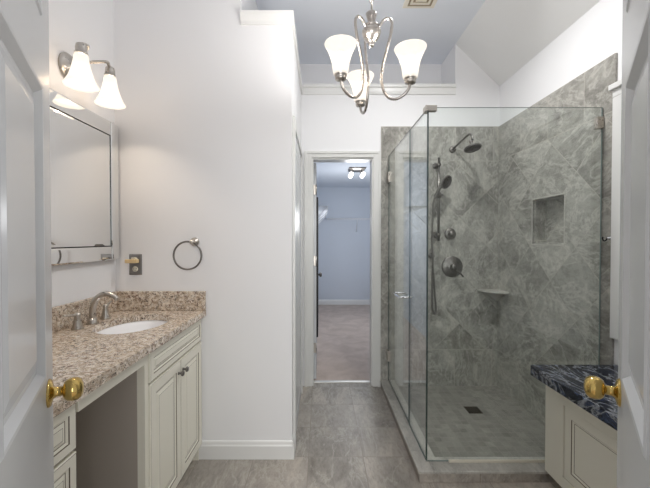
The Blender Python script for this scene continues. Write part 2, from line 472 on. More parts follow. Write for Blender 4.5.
b.box(x0, x1, NY0-tw, NY0, NZ0-tw, NZ1+tw); b.box(x0, x1, NY1, NY1+tw, NZ0-tw, NZ1+tw); b.box(x0, x1, NY0, NY1, NZ1, NZ1+tw); b.box(x0, x1, NY0, NY1, NZ0-tw, NZ0)
struct(b.build('trim_7', 'curb'), 'pale stone edging around the shower niche', 'trim')
struct(MB().box(XCO+.1, XR, YCF+.1, YT, -.02, .006).build('floor_shower', 'mosaic'), 'grey mosaic shower floor', 'floor')
cz = .062
def L(x0, y0, x1, y1, wd):   # curb footprint polygon
    return [(x0, y1), (x0, y0), (x1, y0), (x1, y0+wd), (x0+wd, y0+wd), (x0+wd, y1)]
b = MB(); b.prism(L(XCO, YCF, XR, YT, .115), 'z', 0, cz-.014)
curb = struct(b.build('trim_curb', 'curb_side'), 'tiled shower curb', 'curb')
struct(MB().prism(L(XCO-.006, YCF-.006, XR, YT, .127), 'z', cz-.014, cz).build('trim_curb_cap', 'curb', None, .003), 'stone cap on the shower curb', 'curb')

# trims
def crown(x0, x1, y, side):
    prof = [(0, 0), (-.010, 0), (-.014, .016), (-.030, .052), (-.032, .066), (0, .066)]
    b = MB(); b.prism([(y+p, ZP-.066+z) for p, z in prof], 'x', x0, x1); return b
b = crown(-.466, XP+.014, YP, 0); b.box(XP, XP+.014, YP, YB, ZP-.050, ZP)
struct(b.build('trim_1', 'trim', None), 'crown moulding on top of the partition', 'trim')
b = MB(); b.prism([(YB-p, z) for p, z in ((0, 2.562), (.012, 2.562), (.016, 2.585), (.016, 2.613), (.030, 2.619), (.030, 2.644), (0, 2.644))], 'x', XP+.014, 1.172)
struct(b.build('trim_2', 'trim'), 'moulding along the plant shelf', 'trim')
def casing_profile_leg(b, x0, x1, yf, z0, z1, inner):  # leg with stepped face, facing -Y
    wd = x1-x0
    b.box(x0, x1, yf-.014, yf, z0, z1)
    if inner == 'r': b.box(x0, x0+wd*.35, yf-.021, yf-.014, z0, z1)
    else: b.box(x1-wd*.35, x1, yf-.021, yf-.014, z0, z1)
cw = .066
b = MB()
casing_profile_leg(b, DX0-cw, DX0, YB, 0, DZ+.055, 'r'); casing_profile_leg(b, DX1, DX1+cw, YB, 0, DZ+.055, 'l')
b.box(DX0, DX1, YB-.014, YB, DZ, DZ+.055); b.box(DX0-cw*.65, DX1+cw*.65, YB-.021, YB-.014, DZ+.033, DZ+.055)
b.box(DX0-.004, DX0+.012, YB, YJ, 0, DZ); b.box(DX1-.012, DX1+.004, YB, YJ, 0, DZ); b.box(DX0+.012, DX1-.012, YB, YJ, DZ-.016, DZ)
struct(b.build('trim_3', 'casing', None, .002), 'white casing around the closet doorway', 'trim')
# side door of the partition (seen edge on)
b = MB(); sy0, sy1 = D(165), YB-.10
b.box(XP, XP+.016, sy0, sy0+.06, 0, 2.045); b.box(XP, XP+.016, sy1-.06, sy1, 0, 2.045); b.box(XP, XP+.016, sy0+.06, sy1-.06, 1.985, 2.045)
struct(b.build('trim_4', 'casing', None, .003), 'white casing on the side of the partition', 'trim')
b = MB(); b.panel((XP+.001, sy0+.06, .01), (0, 1, 0), (0, 0, 1), (1, 0, 0), sy1-sy0-.12, 1.97, [(0, 0, 0), (0, .006, 0), (.09, .006, 0), (.105, .002, 0), (.13, .005, 0)])
struct(b.build('door_4', 'doorpaint'), 'closed white door in the partition side', 'door')
def base_prof(): return [(0, 0), (-.014, 0), (-.014, .078), (-.010, .086), (-.008, .100), (-.004, .106), (0, .106)]
b = MB(); b.prism([(YP+p, z) for p, z in base_prof()], 'x', -.775, XP+.0); b.prism([(XP-p, z) for p, z in base_prof()], 'y', YP-.014, sy0)
struct(b.build('baseboard_partition', 'trim'), 'white baseboard at the foot of the partition', 'baseboard')
b = MB(); b.prism([(YC+p, z) for p, z in base_prof()], 'x', -.2, 1.3)
struct(b.build('baseboard_closet', 'trim'), 'white baseboard on the far closet wall', 'baseboard')
struct(MB().box(DX0+.012, DX1-.012, YJ-.05, YJ-.012, 0, .008).build('trim_5', 'steel_strip', None, .002), 'metal threshold strip at the closet door', 'threshold')
# window on the right wall
b = MB(); xf = XRW-.020
b.box(xf, XRW, WY1, WY1+.086, .772, 2.045); b.box(xf, XRW, WY0-.086, WY0, .772, 2.045)
b.box(xf, XRW, WY0-.086, WY1+.086, 2.045, 2.085); b.box(xf-.016, XRW, WY0-.10, WY1+.094, 2.085, 2.115)
b.box(xf-.02, XRW+.02, WY0, WY1, .835, .86); b.box(xf, XRW, WY0, WY1, .772, .835)
struct(b.build('trim_6', 'trim', None, .004), 'white casing around the window above the navy bench', 'trim')
b = MB(); fx0, fx1 = XRW+.045, XRW+.085
b.box(fx0, fx1, WY0, WY0+.045, WZ0, WZ1); b.box(fx0, fx1, WY1-.045, WY1, WZ0, WZ1)
b.box(fx0, fx1, WY0+.045, WY1-.045, WZ0, WZ0+.05); b.box(fx0, fx1, WY0+.045, WY1-.045, WZ1-.05, WZ1); b.box(fx0, fx1, WY0+.045, WY1-.045, 1.425, 1.465)
win = struct(b.build('window_1', 'trim', None, .003), 'white sash window', 'window')
MB().box(fx0+.016, fx0+.022, WY0+.045, WY1-.045, WZ0+.05, WZ1-.05).build('pane', 'pane', win)
b = MB(); b.box(XRW+.028, XRW+.031, WY0+.004, WY1-.004, WZ0+.004, WZ1-.03); b.cyl((XRW+.030, WY0+.004, WZ1-.02), (XRW+.030, WY1-.004, WZ1-.02), .014)
b.build('roller_blind', 'blind', win)

# ------------------------------------------------------------------ double entry doors
def entry_door(name, hinge, d, sgn, label):
    """leaf runs along local +x from its hinge; the face towards the room is local y = 0 on side sgn"""
    W, H, T = (.46 if sgn < 0 else .485), 2.03, .032
    rz = math.atan2(d[1], d[0])
    o = thing(name, label, 'door', (hinge[0], hinge[1], 0), rz, None, 'structure')
    b = MB(); st = .092 if sgn < 0 else .112
    y0, y1 = sorted((0, -sgn*T))
    zs = [(.20, .735), (.998, 1.622), (1.768, 1.93)]
    sh = .052
    b.box(0, sh, y0, y1, .012, H); b.box(W-st, W, y0, y1, .012, H)
    edges = [.012] + [q for z in zs for q in z] + [H]
    for i in range(0, len(edges), 2): b.box(sh, W-st, y0, y1, edges[i], edges[i+1])
    rings = [(0, 0, 0), (.004, .003, 0), (.010, .002, 0), (.024, -.010, 0), (.034, -.010, 0), (.062, -.003, 0)]
    for z0, z1 in zs:
        b.panel((sh, 0, z0), (1, 0, 0), (0, 0, 1), (0, sgn, 0), W-st-sh, z1-z0, rings)
        b.panel((sh, -sgn*T, z0), (1, 0, 0), (0, 0, 1), (0, -sgn, 0), W-st-sh, z1-z0, rings)
    b.build('leaf', 'doorpaint', o, local=True)
    for side in (1, -1):
        yy = 0 if side == 1 else -sgn*T
        ax = Vector((0, sgn*side, 0)); c = Vector((W-.055, yy, .956))
        r = MB().lathe([(0, 0), (.031, 0), (.031, .002), (.027, .006), (.014, .009), (.0105, .014), (.0105, .026), (.014, .0275)], c, ax, 28)
        r.lathe([(.012, .026), (.0195, .029), (.0245, .036), (.0262, .045), (.0248, .054), (.0195, .061), (.010, .0648), (0, .0655)], c, ax, 28, cap=False)
        tag(r.build('door_knob', 'brass', o, local=True), 'polished brass knob')
    for hz in (.25, 1.05, 1.82):
        MB().box(-.004, .002, min(y0, y1)+.002, max(y0, y1)-.002, hz-.045, hz+.045).build('hinge', 'brass', o, local=True)
    return o
hl = math.hypot(.5, .866)
entry_door('door_1', (-.635+.46*.5, .812-.46*.866), (-.5, .866), -1, 'left white panelled double door with a brass knob')
entry_door('door_2', (.703-.485*.6, .812-.485*.8), (.6, .8), 1, 'right white panelled double door with a brass knob')

# closet door (open into the closet)
cd = thing('door_3', 'open white closet door seen edge on', 'door', (DX0+.005, YJ+.02, 0), 0, None, 'structure')
cx0, cx1, cy0, cy1 = DX0+.002, DX0+.036, YJ+.012, YJ+.54
b = MB(); b.box(cx0, cx1, cy0, cy1, .012, 1.995); b.build('leaf', 'doorpaint', cd, .002)
for hz in (1.75, 1.10, .30):
    b = MB(); b.box(cx0+.006, cx1-.004, cy0-.004, cy0, hz-.045, hz+.045); b.cyl((cx1-.001, cy0-.006, hz-.045), (cx1-.001, cy0-.006, hz+.045), .006)
    b.build('hinge', 'nickel', cd)
for sx, xx in ((1, cx1), (-1, cx0)):
    MB().lathe([(0, 0), (.026, 0), (.026, .004), (.010, .008), (.010, .022), (.022, .030), (.025, .040), (.018, .050), (0, .053)], (xx, cy1-.06, .925), (sx, 0, 0), 18).build('door_knob', 'dark_nickel', cd)
om = thing('hanging_mirror', 'tall narrow black-framed mirror hanging on the open closet door', 'mirror', (cx1+.01, cy0+.25, .38))
my0, my1 = cy0+.06, cy1-.12
b = MB(); b.box(cx1+.001, cx1+.016, my0, my0+.02, .38, 1.69); b.box(cx1+.001, cx1+.016, my1-.02, my1, .38, 1.69)
b.box(cx1+.001, cx1+.016, my0+.02, my1-.02, .38, .40); b.box(cx1+.001, cx1+.016, my0+.02, my1-.02, 1.67, 1.69); b.build('frame', 'black', om)
MB().box(cx1+.002, cx1+.010, my0+.02, my1-.02, .40, 1.67).build('mirror_glass', 'mirror', om)

# ------------------------------------------------------------------ vanity
ZCT = .882; CT = .034; XCF = -.677; XF = -.700     # counter top, thickness, counter front edge, cabinet face
SX, SY, SA, SB = -.930, 1.712, .158, .205            # sink centre and semi axes
vt = thing('vanity_countertop', 'long beige speckled granite countertop holding the oval sink', 'countertop', (-.94, 1.3, ZCT-CT))
b = MB()
CY0, CY1 = .46, YP-.002; CX0 = XL+.001
ry0, ry1 = SY-.26, SY+.26
b.box(CX0, XCF, CY0, ry0, ZCT-CT, ZCT); b.box(CX0, XCF, ry1, CY1, ZCT-CT, ZCT)
nE = 64; rect = []; ell = []
for i in range(nE):
    a = 2*math.pi*i/nE; ca, sa = math.cos(a), math.sin(a)
    tx = (XCF-SX)/ca if ca > 1e-9 else ((CX0-SX)/ca if ca < -1e-9 else 1e9)
    ty = (ry1-SY)/sa if sa > 1e-9 else ((ry0-SY)/sa if sa < -1e-9 else 1e9)
    tt = min(tx, ty); rect.append((SX+ca*tt, SY+sa*tt)); 
    re = 1/math.sqrt((ca/SA)**2+(sa/SB)**2); ell.append((SX+ca*re, SY+sa*re))
for i in range(4):
    cxx, cyy = ((XCF, ry1), (CX0, ry1), (CX0, ry0), (XCF, ry0))[i]
    j = min(range(nE), key=lambda q: (rect[q][0]-cxx)**2+(rect[q][1]-cyy)**2); rect[j] = (cxx, cyy)
for z in (ZCT, ZCT-CT):
    R_ = [b.bm.verts.new((*p, z)) for p in rect]; E_ = [b.bm.verts.new((*p, z)) for p in ell]
    for i in range(nE):
        j = (i+1) % nE; b.bm.faces.new([R_[i], R_[j], E_[j], E_[i]])
    if z == ZCT: R0, E0 = R_, E_
for i in range(nE):
    j = (i+1) % nE
    b.bm.faces.new([E0[i], E0[j], E_[j], E_[i]]); b.bm.faces.new([R0[i], R0[j], R_[j], R_[i]])
b.build('slab', 'granite', vt)
zs = ZCT+.112
tag(MB().box(CX0, CX0+.02, CY0, CY1, ZCT+.0004, zs).build('backsplash', 'granite', None, .002), 'long granite backsplash under the mirror on the left wall', 'backsplash')
tag(MB().box(CX0+.0205, XCF, CY1-.02, CY1, ZCT+.0004, zs).build('backsplash', 'granite', None, .002), 'short granite backsplash on the wall below the towel ring', 'backsplash')
# sink
sk = thing('undermount_sink', 'oval white undermount sink set into the beige granite', 'sink', (SX, SY, ZCT-CT-.14))
b = MB(); zt = ZCT-CT-.0015
prof = [(1.10, 0), (1.02, 0), (1.0, -.004), (.97, -.03), (.88, -.085), (.70, -.12), (.40, -.135), (.12, -.14), (.115, -.150), (.45, -.147), (.74, -.132), (.93, -.095), (1.02, -.035), (1.10, -.012), (1.10, 0)]
b.lathe([(r*SA, z) for r, z in prof], (SX, SY, zt), (0, 0, 1), 48, 0, False, 1, SB/SA); b.build('basin', 'porcelain', sk)
MB().lathe([(0, .004), (.018, .004), (.022, .002), (.022, -.006), (0, -.006)], (SX, SY, zt-.139), (0, 0, 1), 20).build('drain', 'nickel', sk)
# faucet
FX = -1.13; fy = (1.595, 1.70, 1.805)
fc = thing('widespread_faucet', 'brushed nickel arched faucet with two lever handles behind the sink', 'faucet', (FX, fy[1], ZCT))
b = MB(); b.lathe([(0, 0), (.027, 0), (.027, .005), (.021, .016), (.017, .03)], (FX, fy[1], ZCT), seg=20)
b.tube([(FX, fy[1], ZCT+.02), (FX+.003, fy[1], ZCT+.075), (FX+.020, fy[1], ZCT+.120), (FX+.055, fy[1], ZCT+.145), (FX+.095, fy[1], ZCT+.142), (FX+.125, fy[1], ZCT+.120)], .0165, 14, subdiv=5, taper=.0115)
b.build('spout', 'nickel', fc)
for q, yy in ((-1, fy[0]), (1, fy[2])):
    b = MB(); b.lathe([(0, 0), (.025, 0), (.025, .004), (.017, .028), (.0125, .055), (.014, .066), (.012, .074), (0, .077)], (FX, yy, ZCT), seg=18)
    b.tube([(FX, yy, ZCT+.066), (FX-.006, yy+q*.03, ZCT+.070), (FX-.012, yy+q*.072, ZCT+.078)], .007, 10, subdiv=3, taper=.0045)
    b.build('lever_handle', 'nickel', fc)

CAB = [(0, 0, 0), (0, .016, 0), (.003, .019, 0), (.0045, .019, 1), (.048, .019, 0), (.0505, .0165, 1), (.060, .012, 0), (.0625, .0115, 1), (.080, .0165, 0), (.0815, .0165, 1), (.083, .017, 0)]
def cab_front(name, y0, y1, z0, z1, parent, x=XF, n=1, rings=CAB):
    b = MB()
    if n > 0: b.panel((x-.019, y0, z0), (0, 1, 0), (0, 0, 1), (1, 0, 0), y1-y0, z1-z0, rings)
    else: b.panel((x+.019, y0, z0), (0, 1, 0), (0, 0, 1), (-1, 0, 0), y1-y0, z1-z0, rings)
    return b.build(name, ['cream', 'glaze'], parent)
DRW = [(0, 0, 0), (0, .016, 0), (.003, .019, 0), (.0045, .019, 1), (.028, .019, 0), (.030, .0165, 1), (.037, .013, 0), (.039, .0125, 1), (.050, .0165, 0), (.0512, .0165, 1), (.0525, .017, 0)]
def knob(parent, x, y, z, n=1):
    MB().lathe([(0, 0), (.008, 0), (.006, .004), (.005, .012), (.0125, .017), (.014, .022), (.010, .027), (0, .028)], (x, y, z), (n, 0, 0), 16).build('knob', 'dark_nickel', parent)
# sink cabinet
KY1 = D(247); BX = XF-.019
sc_ = thing('sink_cabinet', 'cream glazed sink cabinet with two doors and a false drawer front', 'cabinet', (-.95, 1.7, 0))
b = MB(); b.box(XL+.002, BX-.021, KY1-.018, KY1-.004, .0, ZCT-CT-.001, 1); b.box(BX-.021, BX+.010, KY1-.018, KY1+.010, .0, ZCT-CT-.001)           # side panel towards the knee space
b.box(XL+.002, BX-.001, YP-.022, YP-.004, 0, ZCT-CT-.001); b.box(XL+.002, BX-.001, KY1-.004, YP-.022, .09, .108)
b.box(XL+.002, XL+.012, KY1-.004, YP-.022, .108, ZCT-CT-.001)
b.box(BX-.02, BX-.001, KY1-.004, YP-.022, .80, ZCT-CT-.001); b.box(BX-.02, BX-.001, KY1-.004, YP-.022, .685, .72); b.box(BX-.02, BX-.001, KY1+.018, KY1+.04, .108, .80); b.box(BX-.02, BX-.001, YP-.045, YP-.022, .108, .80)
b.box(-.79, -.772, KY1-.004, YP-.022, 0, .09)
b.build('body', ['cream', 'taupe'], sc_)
ym = (KY1+YP)/2
cab_front('drawer_front', KY1+.012, YP-.016, .708, .836, sc_, rings=DRW)
d1 = cab_front('door', KY1+.012, ym-.0015, .095, .700, sc_); knob(d1, XF, ym-.028, .640)
d2 = cab_front('door', ym+.0015, YP-.016, .095, .700, sc_); knob(d2, XF, ym+.028, .640)
# drawer cabinet beside the door
KY0 = D(348)
dc = thing('drawer_cabinet', 'cream glazed drawer cabinet behind the left brass knob', 'cabinet', (-.95, .75, 0))
b = MB(); b.box(XL+.002, BX-.001, .50, KY0, .09, ZCT-CT-.001); b.box(XL+.002, -.79, .50, KY0, 0, .09); b.build('body', 'cream', dc, .001)
for z0, z1 in ((.700, .836), (.545, .692), (.325, .537), (.095, .317)):
    dr = cab_front('drawer', .515, KY0-.010, z0, z1, dc, rings=DRW); knob(dr, XF-.002, .515+(KY0-.525)/2, (z0+z1)/2)
# rail over the knee space
ap = MB().box(BX-.003, BX+.016, KY0+.001, KY1-.019, .798, ZCT-CT-.001).build('apron_rail', 'cream', None, .002)
tag(ap, 'cream rail under the granite spanning the knee space', 'rail')

# mirror
mr = thing('vanity_mirror', 'large wall mirror with mirrored border above the granite counter', 'mirror', (XL+.01, 1.65, 1.18))
MY0, MY1, MZ0, MZ1, mw = 1.285, 2.014, 1.183, 1.955, .074; mx = XL+.002; mb = .026
MB().box(mx, mx+mb, MY0, MY1, MZ0, MZ1).build('backing', 'black', mr)
def strip(y0, y1, z0, z1):
    b = MB(); b.panel((mx+mb, y0, z0), (0, 1, 0), (0, 0, 1), (1, 0, 0), y1-y0, z1-z0, [(0, 0, 0), (0, .005, 0), (.007, .0085, 0)])
    b.build('border_strip', 'mirror', mr)
strip(MY1-mw, MY1, MZ0, MZ1); strip(MY0, MY0+mw, MZ0, MZ1); strip(MY0+mw+.001, MY1-mw-.001, MZ1-mw, MZ1); strip(MY0+mw+.001, MY1-mw-.001, MZ0, MZ0+mw)
MB().panel((mx+mb, MY0+mw+.006, MZ0+mw+.006), (0, 1, 0), (0, 0, 1), (1, 0, 0), MY1-MY0-2*mw-.012, MZ1-MZ0-2*mw-.012, [(0, 0, 0), (0, .003, 0), (.010, .006, 0)]).build('mirror_glass', 'mirror', mr)
# vanity light
vy = (1.551, 1.762); vc = sum(vy)/2; vx = -1.07
vl = thing('vanity_light', 'brushed nickel wall light with two lit frosted bell shades above the mirror', 'wall light', (XL, vc, 2.13))
b = MB(); b.lathe([(0, 0), (.066, 0), (.066, .006), (.058, .016), (.030, .022), (.022, .03), (0, .032)], (XL+.001, vc, 2.118), (1, 0, 0), 28, sy=.9); b.build('backplate', 'nickel', vl)
b = MB()
for q, yy in ((-1, vy[0]), (1, vy[1])):
    b.tube([(XL+.028, vc+q*.006, 2.122), (XL+.075, vc+q*.030, 2.155), (vx+.004, vc+q*.066, 2.178), (vx, yy-q*.012, 2.176), (vx, yy, 2.166)], .0075, 12, subdiv=5)
b.build('arm', 'nickel', vl)
def bulb_light(name, loc, power, col, r=.028):
    l = bpy.data.lights.new(name, 'POINT'); l.energy = power; l.color = col; l.shadow_soft_size = r
    o = bpy.data.objects.new(name, l); COL.objects.link(o); o.location = loc; return o
for yy in vy:
    sh = MB().lathe([(.026, .128), (.028, .115), (.032, .088), (.039, .055), (.051, .018), (.0695, -.017), (.068, -.017), (.0495, .018), (.0375, .055), (.0305, .088), (.0265, .115)], (vx, yy, 2.0), (0, 0, 1), 36, 0, False)
    sh = sh.build('shade', 'vshade', vl)
    MB().lathe([(0, 2.172), (.012, 2.172), (.020, 2.166), (.023, 2.150), (.024, 2.132), (.027, 2.130), (.027, 2.122), (0, 2.122)], (vx, yy, 0), (0, 0, 1), 20).build('socket', 'nickel', vl)
    MB().ball((vx, yy, 2.065), .022, 14).build('bulb', 'bulb', vl)
    bulb_light('vanity_bulb_light', (vx, yy, 2.055), 7.0, (1, .82, .64), .03)

# towel ring, outlet
tr = thing('towel_ring', 'round brushed nickel towel ring on the white wall beside the vanity', 'towel ring', (-.741, YP, 1.28))
b = MB(); b.lathe([(0, 0), (.026, 0), (.026, .005), (.020, .012), (.011, .018), (.010, .045), (.014, .052), (.010, .058), (0, .060)], (-.741, YP-.001, 1.283), (0, -1, 0), 22); b.build('post', 'nickel', tr)
rc = Vector((-.768, YP-.046, 1.205)); b = MB()
b.tube([rc+Vector((.080*math.cos(a), 0, .080*math.sin(a))) for a in [2*math.pi*i/48 for i in range(48)]], .0052, 10, closed=True); b.build('ring', 'dark_nickel', tr)
ol = thing('wall_outlet', 'nickel outlet plate on the white wall above the backsplash corner', 'outlet', (-1.09, YP, 1.15))
ox, oz = -1.090, 1.150
b = MB(); b.panel((ox-.037, YP-.001, oz-.061), (1, 0, 0), (0, 0, 1), (0, -1, 0), .074, .122, [(0, 0, 0), (0, .002, 0), (.006, .006, 0), (.010, .006, 0)]); b.build('plate', 'dark_nickel', ol)
for dz in (.026, -.026):
    b = MB(); b.lathe([(0, 0), (.0165, 0), (.0165, .0035), (0, .0035)], (ox, YP-.006, oz+dz), (0, -1, 0), 20); r_ = b.build('socket', 'ivory', ol)
    b = MB(); b.box(ox-.008, ox-.005, YP-.0102, YP-.0094, oz+dz-.003, oz+dz+.007); b.box(ox+.005, ox+.008, YP-.0102, YP-.0094, oz+dz-.003, oz+dz+.007)
    b.ball((ox, YP-.0098, oz+dz-.008), .0025, 8); b.build('slot', 'dark_slot', r_)
pl = thing('plug_adapter', 'small beige plug-in device in the top socket of the outlet', 'plug', (ox-.01, YP-.01, oz+.02))
b = MB(); b.box(ox-.045, ox+.026, YP-.040, YP-.0105, oz+.010, oz+.032); b.build('casing', 'beige_plastic', pl, .004)
b = MB(); b.box(ox-.012, ox+.012, YP-.030, YP-.0105, oz+.033, oz+.042); b.build('top_button', 'ivory', pl, .002)

# ------------------------------------------------------------------ chandelier
HC = Vector((.212, 1.464, 0))
ch = thing('chandelier', 'brushed nickel three-arm chandelier with lit frosted shades', 'chandelier', (HC.x, HC.y, 2.1))
b = MB(); b.lathe([(0, 2.108), (.008, 2.108), (.013, 2.117), (.010, 2.124), (.022, 2.132), (.034, 2.147), (.040, 2.166), (.039, 2.178), (.030, 2.184), (.030, 2.190), (.033, 2.193), (.030, 2.198), (.014, 2.203), (.012, 2.210), (.018, 2.225), (.024, 2.246), (.020, 2.250), (.010, 2.252), (.004, 2.262), (0, 2.262)], HC, seg=28)
b.build('hub', 'satin_nickel', ch)
b = MB(); z = 2.262; i = 0
while z < 2.97:
    c = HC + Vector((0, 0, z+.017)); ax = Vector((1, 0, 0)) if i % 2 else Vector((0, 1, 0))
    b.tube([c + ax*.009*math.cos(a) + Vector((0, 0, .0195*math.sin(a))) for a in [2*math.pi*q/14 for q in range(14)]], .0022, 6, closed=True)
    z += .0325; i += 1
b.build('chain', 'satin_nickel', ch)
MB().tube([(HC.x+.004, HC.y, 2.262)]+[(HC.x+.004*math.cos(q), HC.y+.004*math.sin(q), 2.262+q*.06) for q in range(1, 12)]+[(HC.x, HC.y, 2.985)], .0016, 6).build('cord', 'ivory', ch)
MB().lathe([(0, 2.965), (.012, 2.966), (.030, 2.975), (.062, 2.988), (.064, 2.999), (0, 2.999)], HC, seg=28).build('canopy', 'satin_nickel', ch)
arm = [(.016, 2.176), (.034, 2.188), (.050, 2.207), (.066, 2.213), (.081, 2.203), (.086, 2.182), (.079, 2.135), (.062, 2.075), (.046, 2.01), (.044, 1.955), (.055, 1.910), (.078, 1.882), (.106, 1.876), (.134, 1.888), (.153, 1.908), (.160, 1.936)]
RS = .160
for ang, kr in ((213, 1), (339, 1), (98, 1.14)):
    a = math.radians(ang); u = Vector((math.cos(a), math.sin(a), 0))
    b = MB(); b.tube([HC+u*r*kr+Vector((0, 0, z)) for r, z in arm], .0058, 12, subdiv=4); am = b.build('arm', 'satin_nickel', ch)
    c = HC+u*RS*kr+Vector((0, 0, -.006))
    MB().lathe([(0, 1.932), (.010, 1.932), (.021, 1.937), (.023, 1.944), (.019, 1.948), (.024, 1.952), (.026, 1.956), (.026, 1.964), (0, 1.964)], c, seg=22).build('cup', 'nickel', am)
    MB().lathe([(.0245, 1.955), (.028, 1.958), (.0315, 1.974), (.0345, 1.998), (.0405, 2.024), (.049, 2.047), (.0575, 2.064), (.0625, 2.073), (.064, 2.078), (.061, 2.076), (.055, 2.063), (.0475, 2.047), (.039, 2.024), (.033, 1.998), (.030, 1.976), (.0235, 1.957)], c, seg=36, cap=False).build('shade', 'shade', am)
    MB().lathe([(0, 1.965), (.011, 1.965), (.011, 1.99), (.018, 2.010), (.020, 2.025), (.015, 2.04), (0, 2.045)], c, seg=16).build('bulb', 'bulb', am)
    bulb_light('chandelier_bulb_light', c+Vector((0, 0, 2.055)), 8.5, (1, .965, .93), .03)

# ceiling vent
vx_, vy_ = .712, 2.445
vn = thing('ceiling_vent', 'square cream ceiling air vent above the shower side', 'vent', (vx_, vy_, ZC))
b = MB(); h = .115
b.panel((vx_-h, vy_-h, ZC-.0005), (1, 0, 0), (0, 1, 0), (0, 0, -1), 2*h, 2*h, [(0, 0, 0), (0, .004, 0), (.006, .008, 0), (.030, .010, 0), (.036, .003, 1), (.04, .002, 1)]); b.bm.faces.ensure_lookup_table(); b.bm.faces[-1].material_index = 1
b.build('frame', ['vent', 'vent_dark'], vn)
for q in range(2):
    hh = .07-q*.032; b = MB(); r_ = [(0, 0, 0), (0, .004, 0), (.006, .008, 0), (.016, .006, 0), (.018, 0, 0)]
    for (a0, a1, c0, c1) in ((-hh, hh, -hh, -hh+.014), (-hh, hh, hh-.014, hh), (-hh, -hh+.014, -hh+.014, hh-.014), (hh-.014, hh, -hh+.014, hh-.014)):
        b.box(vx_+a0, vx_+a1, vy_+c0, vy_+c1, ZC-.010, ZC-.003)
    b.build('louver', 'vent', vn)

# ------------------------------------------------------------------ shower glass
GT = .010; GZ0, GZ1 = cz+.001, 2.022
YD = D(150.7)
def glass_slab(name, x0, x1, y0, y1, z0, z1, parent, thin):
    b = MB(); b.box(x0, x1, y0, y1, z0, z1)
    b.bm.normal_update()
    for f in b.bm.faces:
        n = f.normal; f.material_index = 0 if abs(n[thin]) > .9 else (2 if thin == 1 and n.x > -.5 else 1)
    return b.build(name, ['glass', 'glass_edge', 'glass_edge_pale'], parent)
fp = thing('front_glass_panel', 'wide clear glass shower panel facing the room above the curb', 'glass panel', (1.06, YG, cz))
glass_slab('pane', XG-.004, XR-.004, YG, YG+GT, GZ0, GZ1, fp, 1)
b = MB(); b.box(XR-.040, XR-.001, YG-.008, YG+GT+.008, 1.905, 1.970); b.build('wall_clamp', 'nickel', fp, .003)
b = MB(); b.box(XR-.040, XR-.001, YG-.008, YG+GT+.008, .35, .415); b.build('wall_clamp', 'nickel', fp, .003)
b = MB(); b.box(.708, XR-.002, YG-.012, YG-.001, cz+.0005, cz+.014); b.build('bottom_strip', 'ivory', fp, .002)  # pale colour stands in for light reflected off the metal strip
sp = thing('side_glass_panel', 'narrow fixed clear glass panel between the shower door and the glass corner', 'glass panel', (XG, (YG+YD)/2, cz))
glass_slab('pane', XG-.004, XG+.006, YG+GT+.002, YD-.002, GZ0, GZ1-.001, sp, 0)
sd = thing('shower_door', 'clear glass shower door hinged on the tiled wall by the closet', 'shower door', (XG, YT-.02, cz))
glass_slab('pane', XG-.004, XG+.006, YD+.003, YT-.012, GZ0+.008, GZ1-.001, sd, 0)
for hz in (1.83, .29):
    b = MB(); b.box(XG-.014, XG+.016, YT-.065, YT-.010, hz-.045, hz+.045); b.box(XG-.014, XG+.016, YT-.010, YT-.001, hz-.045, hz+.045); b.build('hinge', 'nickel', sd, .003)
hz = .895; ya, yb = D(144), D(133)
b = MB()
for yy in (ya, yb): b.cyl((XG-.043, yy, hz), (XG+.045, yy, hz), .008)
for xx in (XG-.043, XG+.045): b.cyl((xx, ya-.008, hz), (xx, yb+.008, hz), .009)
b.build('handle', 'chrome', sd, .001)
gc = thing('glass_corner_clamp', 'small metal clamp joining the two glass panels at the top corner', 'clamp', (XG, YG, GZ1))
b = MB(); b.box(XG-.018, XG+.045, YG-.010, YG+GT+.008, GZ1-.022, GZ1+.010); b.box(XG-.018, XG+.010, YG+GT+.008, YG+.045, GZ1-.022, GZ1+.010); b.build('clamp_body', 'nickel', gc, .003)
# robe hook on the tile edge
rh = thing('robe_hook', 'small black and chrome hook on the tile edge right of the shower glass', 'hook', (XR, 1.86, 1.3))
b = MB(); ry = 1.845; b.lathe([(0, 0), (.011, 0), (.011, .004), (.006, .008), (.005, .02), (0, .021)], (XR-.0005, ry, 1.305), (-1, 0, 0), 16); b.build('base', 'chrome', rh)
b = MB(); b.tube([(XR-.018, ry, 1.305), (XR-.026, ry, 1.293), (XR-.036, ry, 1.290), (XR-.043, ry, 1.300), (XR-.042, ry, 1.312)], .0035, 8, subdiv=3); b.build('prong', 'black', rh)

# ------------------------------------------------------------------ shower fixtures
sx0, sz0 = 1.146, 2.079
s1 = thing('overhead_shower', 'round rain shower head on a bent arm high on the tiled wall', 'shower head', (sx0, YT, sz0))
MB().lathe([(0, 0), (.030, 0), (.030, .004), (.022, .012), (.012, .015), (0, .016)], (sx0, YT-.001, sz0), (0, -1, 0), 22).build('flange', 'dark_nickel', s1)
hx, hy, hzz = 1.206, YT-.26, 2.022
MB().tube([(sx0, YT-.012, sz0), (sx0+.015, YT-.07, sz0+.022), (sx0+.045, YT-.20, sz0+.062), (sx0+.053, YT-.235, sz0+.062), (hx-.001, hy+.006, sz0+.040), (hx, hy, sz0+.012)], .009, 12, subdiv=5).build('arm', 'dark_nickel', s1)
ax = Vector((.10, -.30, -1)).normalized()
b = MB(); b.lathe([(0, -.06), (.013, -.06), (.015, -.045), (.012, -.04), (.014, -.022), (.030, -.012), (.060, .000), (.067, .006), (.067, .014), (.060, .016)], (hx, hy, hzz+.01), ax, 30)
hd = b.build('head', 'dark_nickel', s1)
b = MB(); b.lathe([(0, .0165), (.059, .0165), (.057, .0185), (0, .0185)], (hx, hy, hzz+.01), ax, 30)
b.build('spray_face', 'drain', hd)

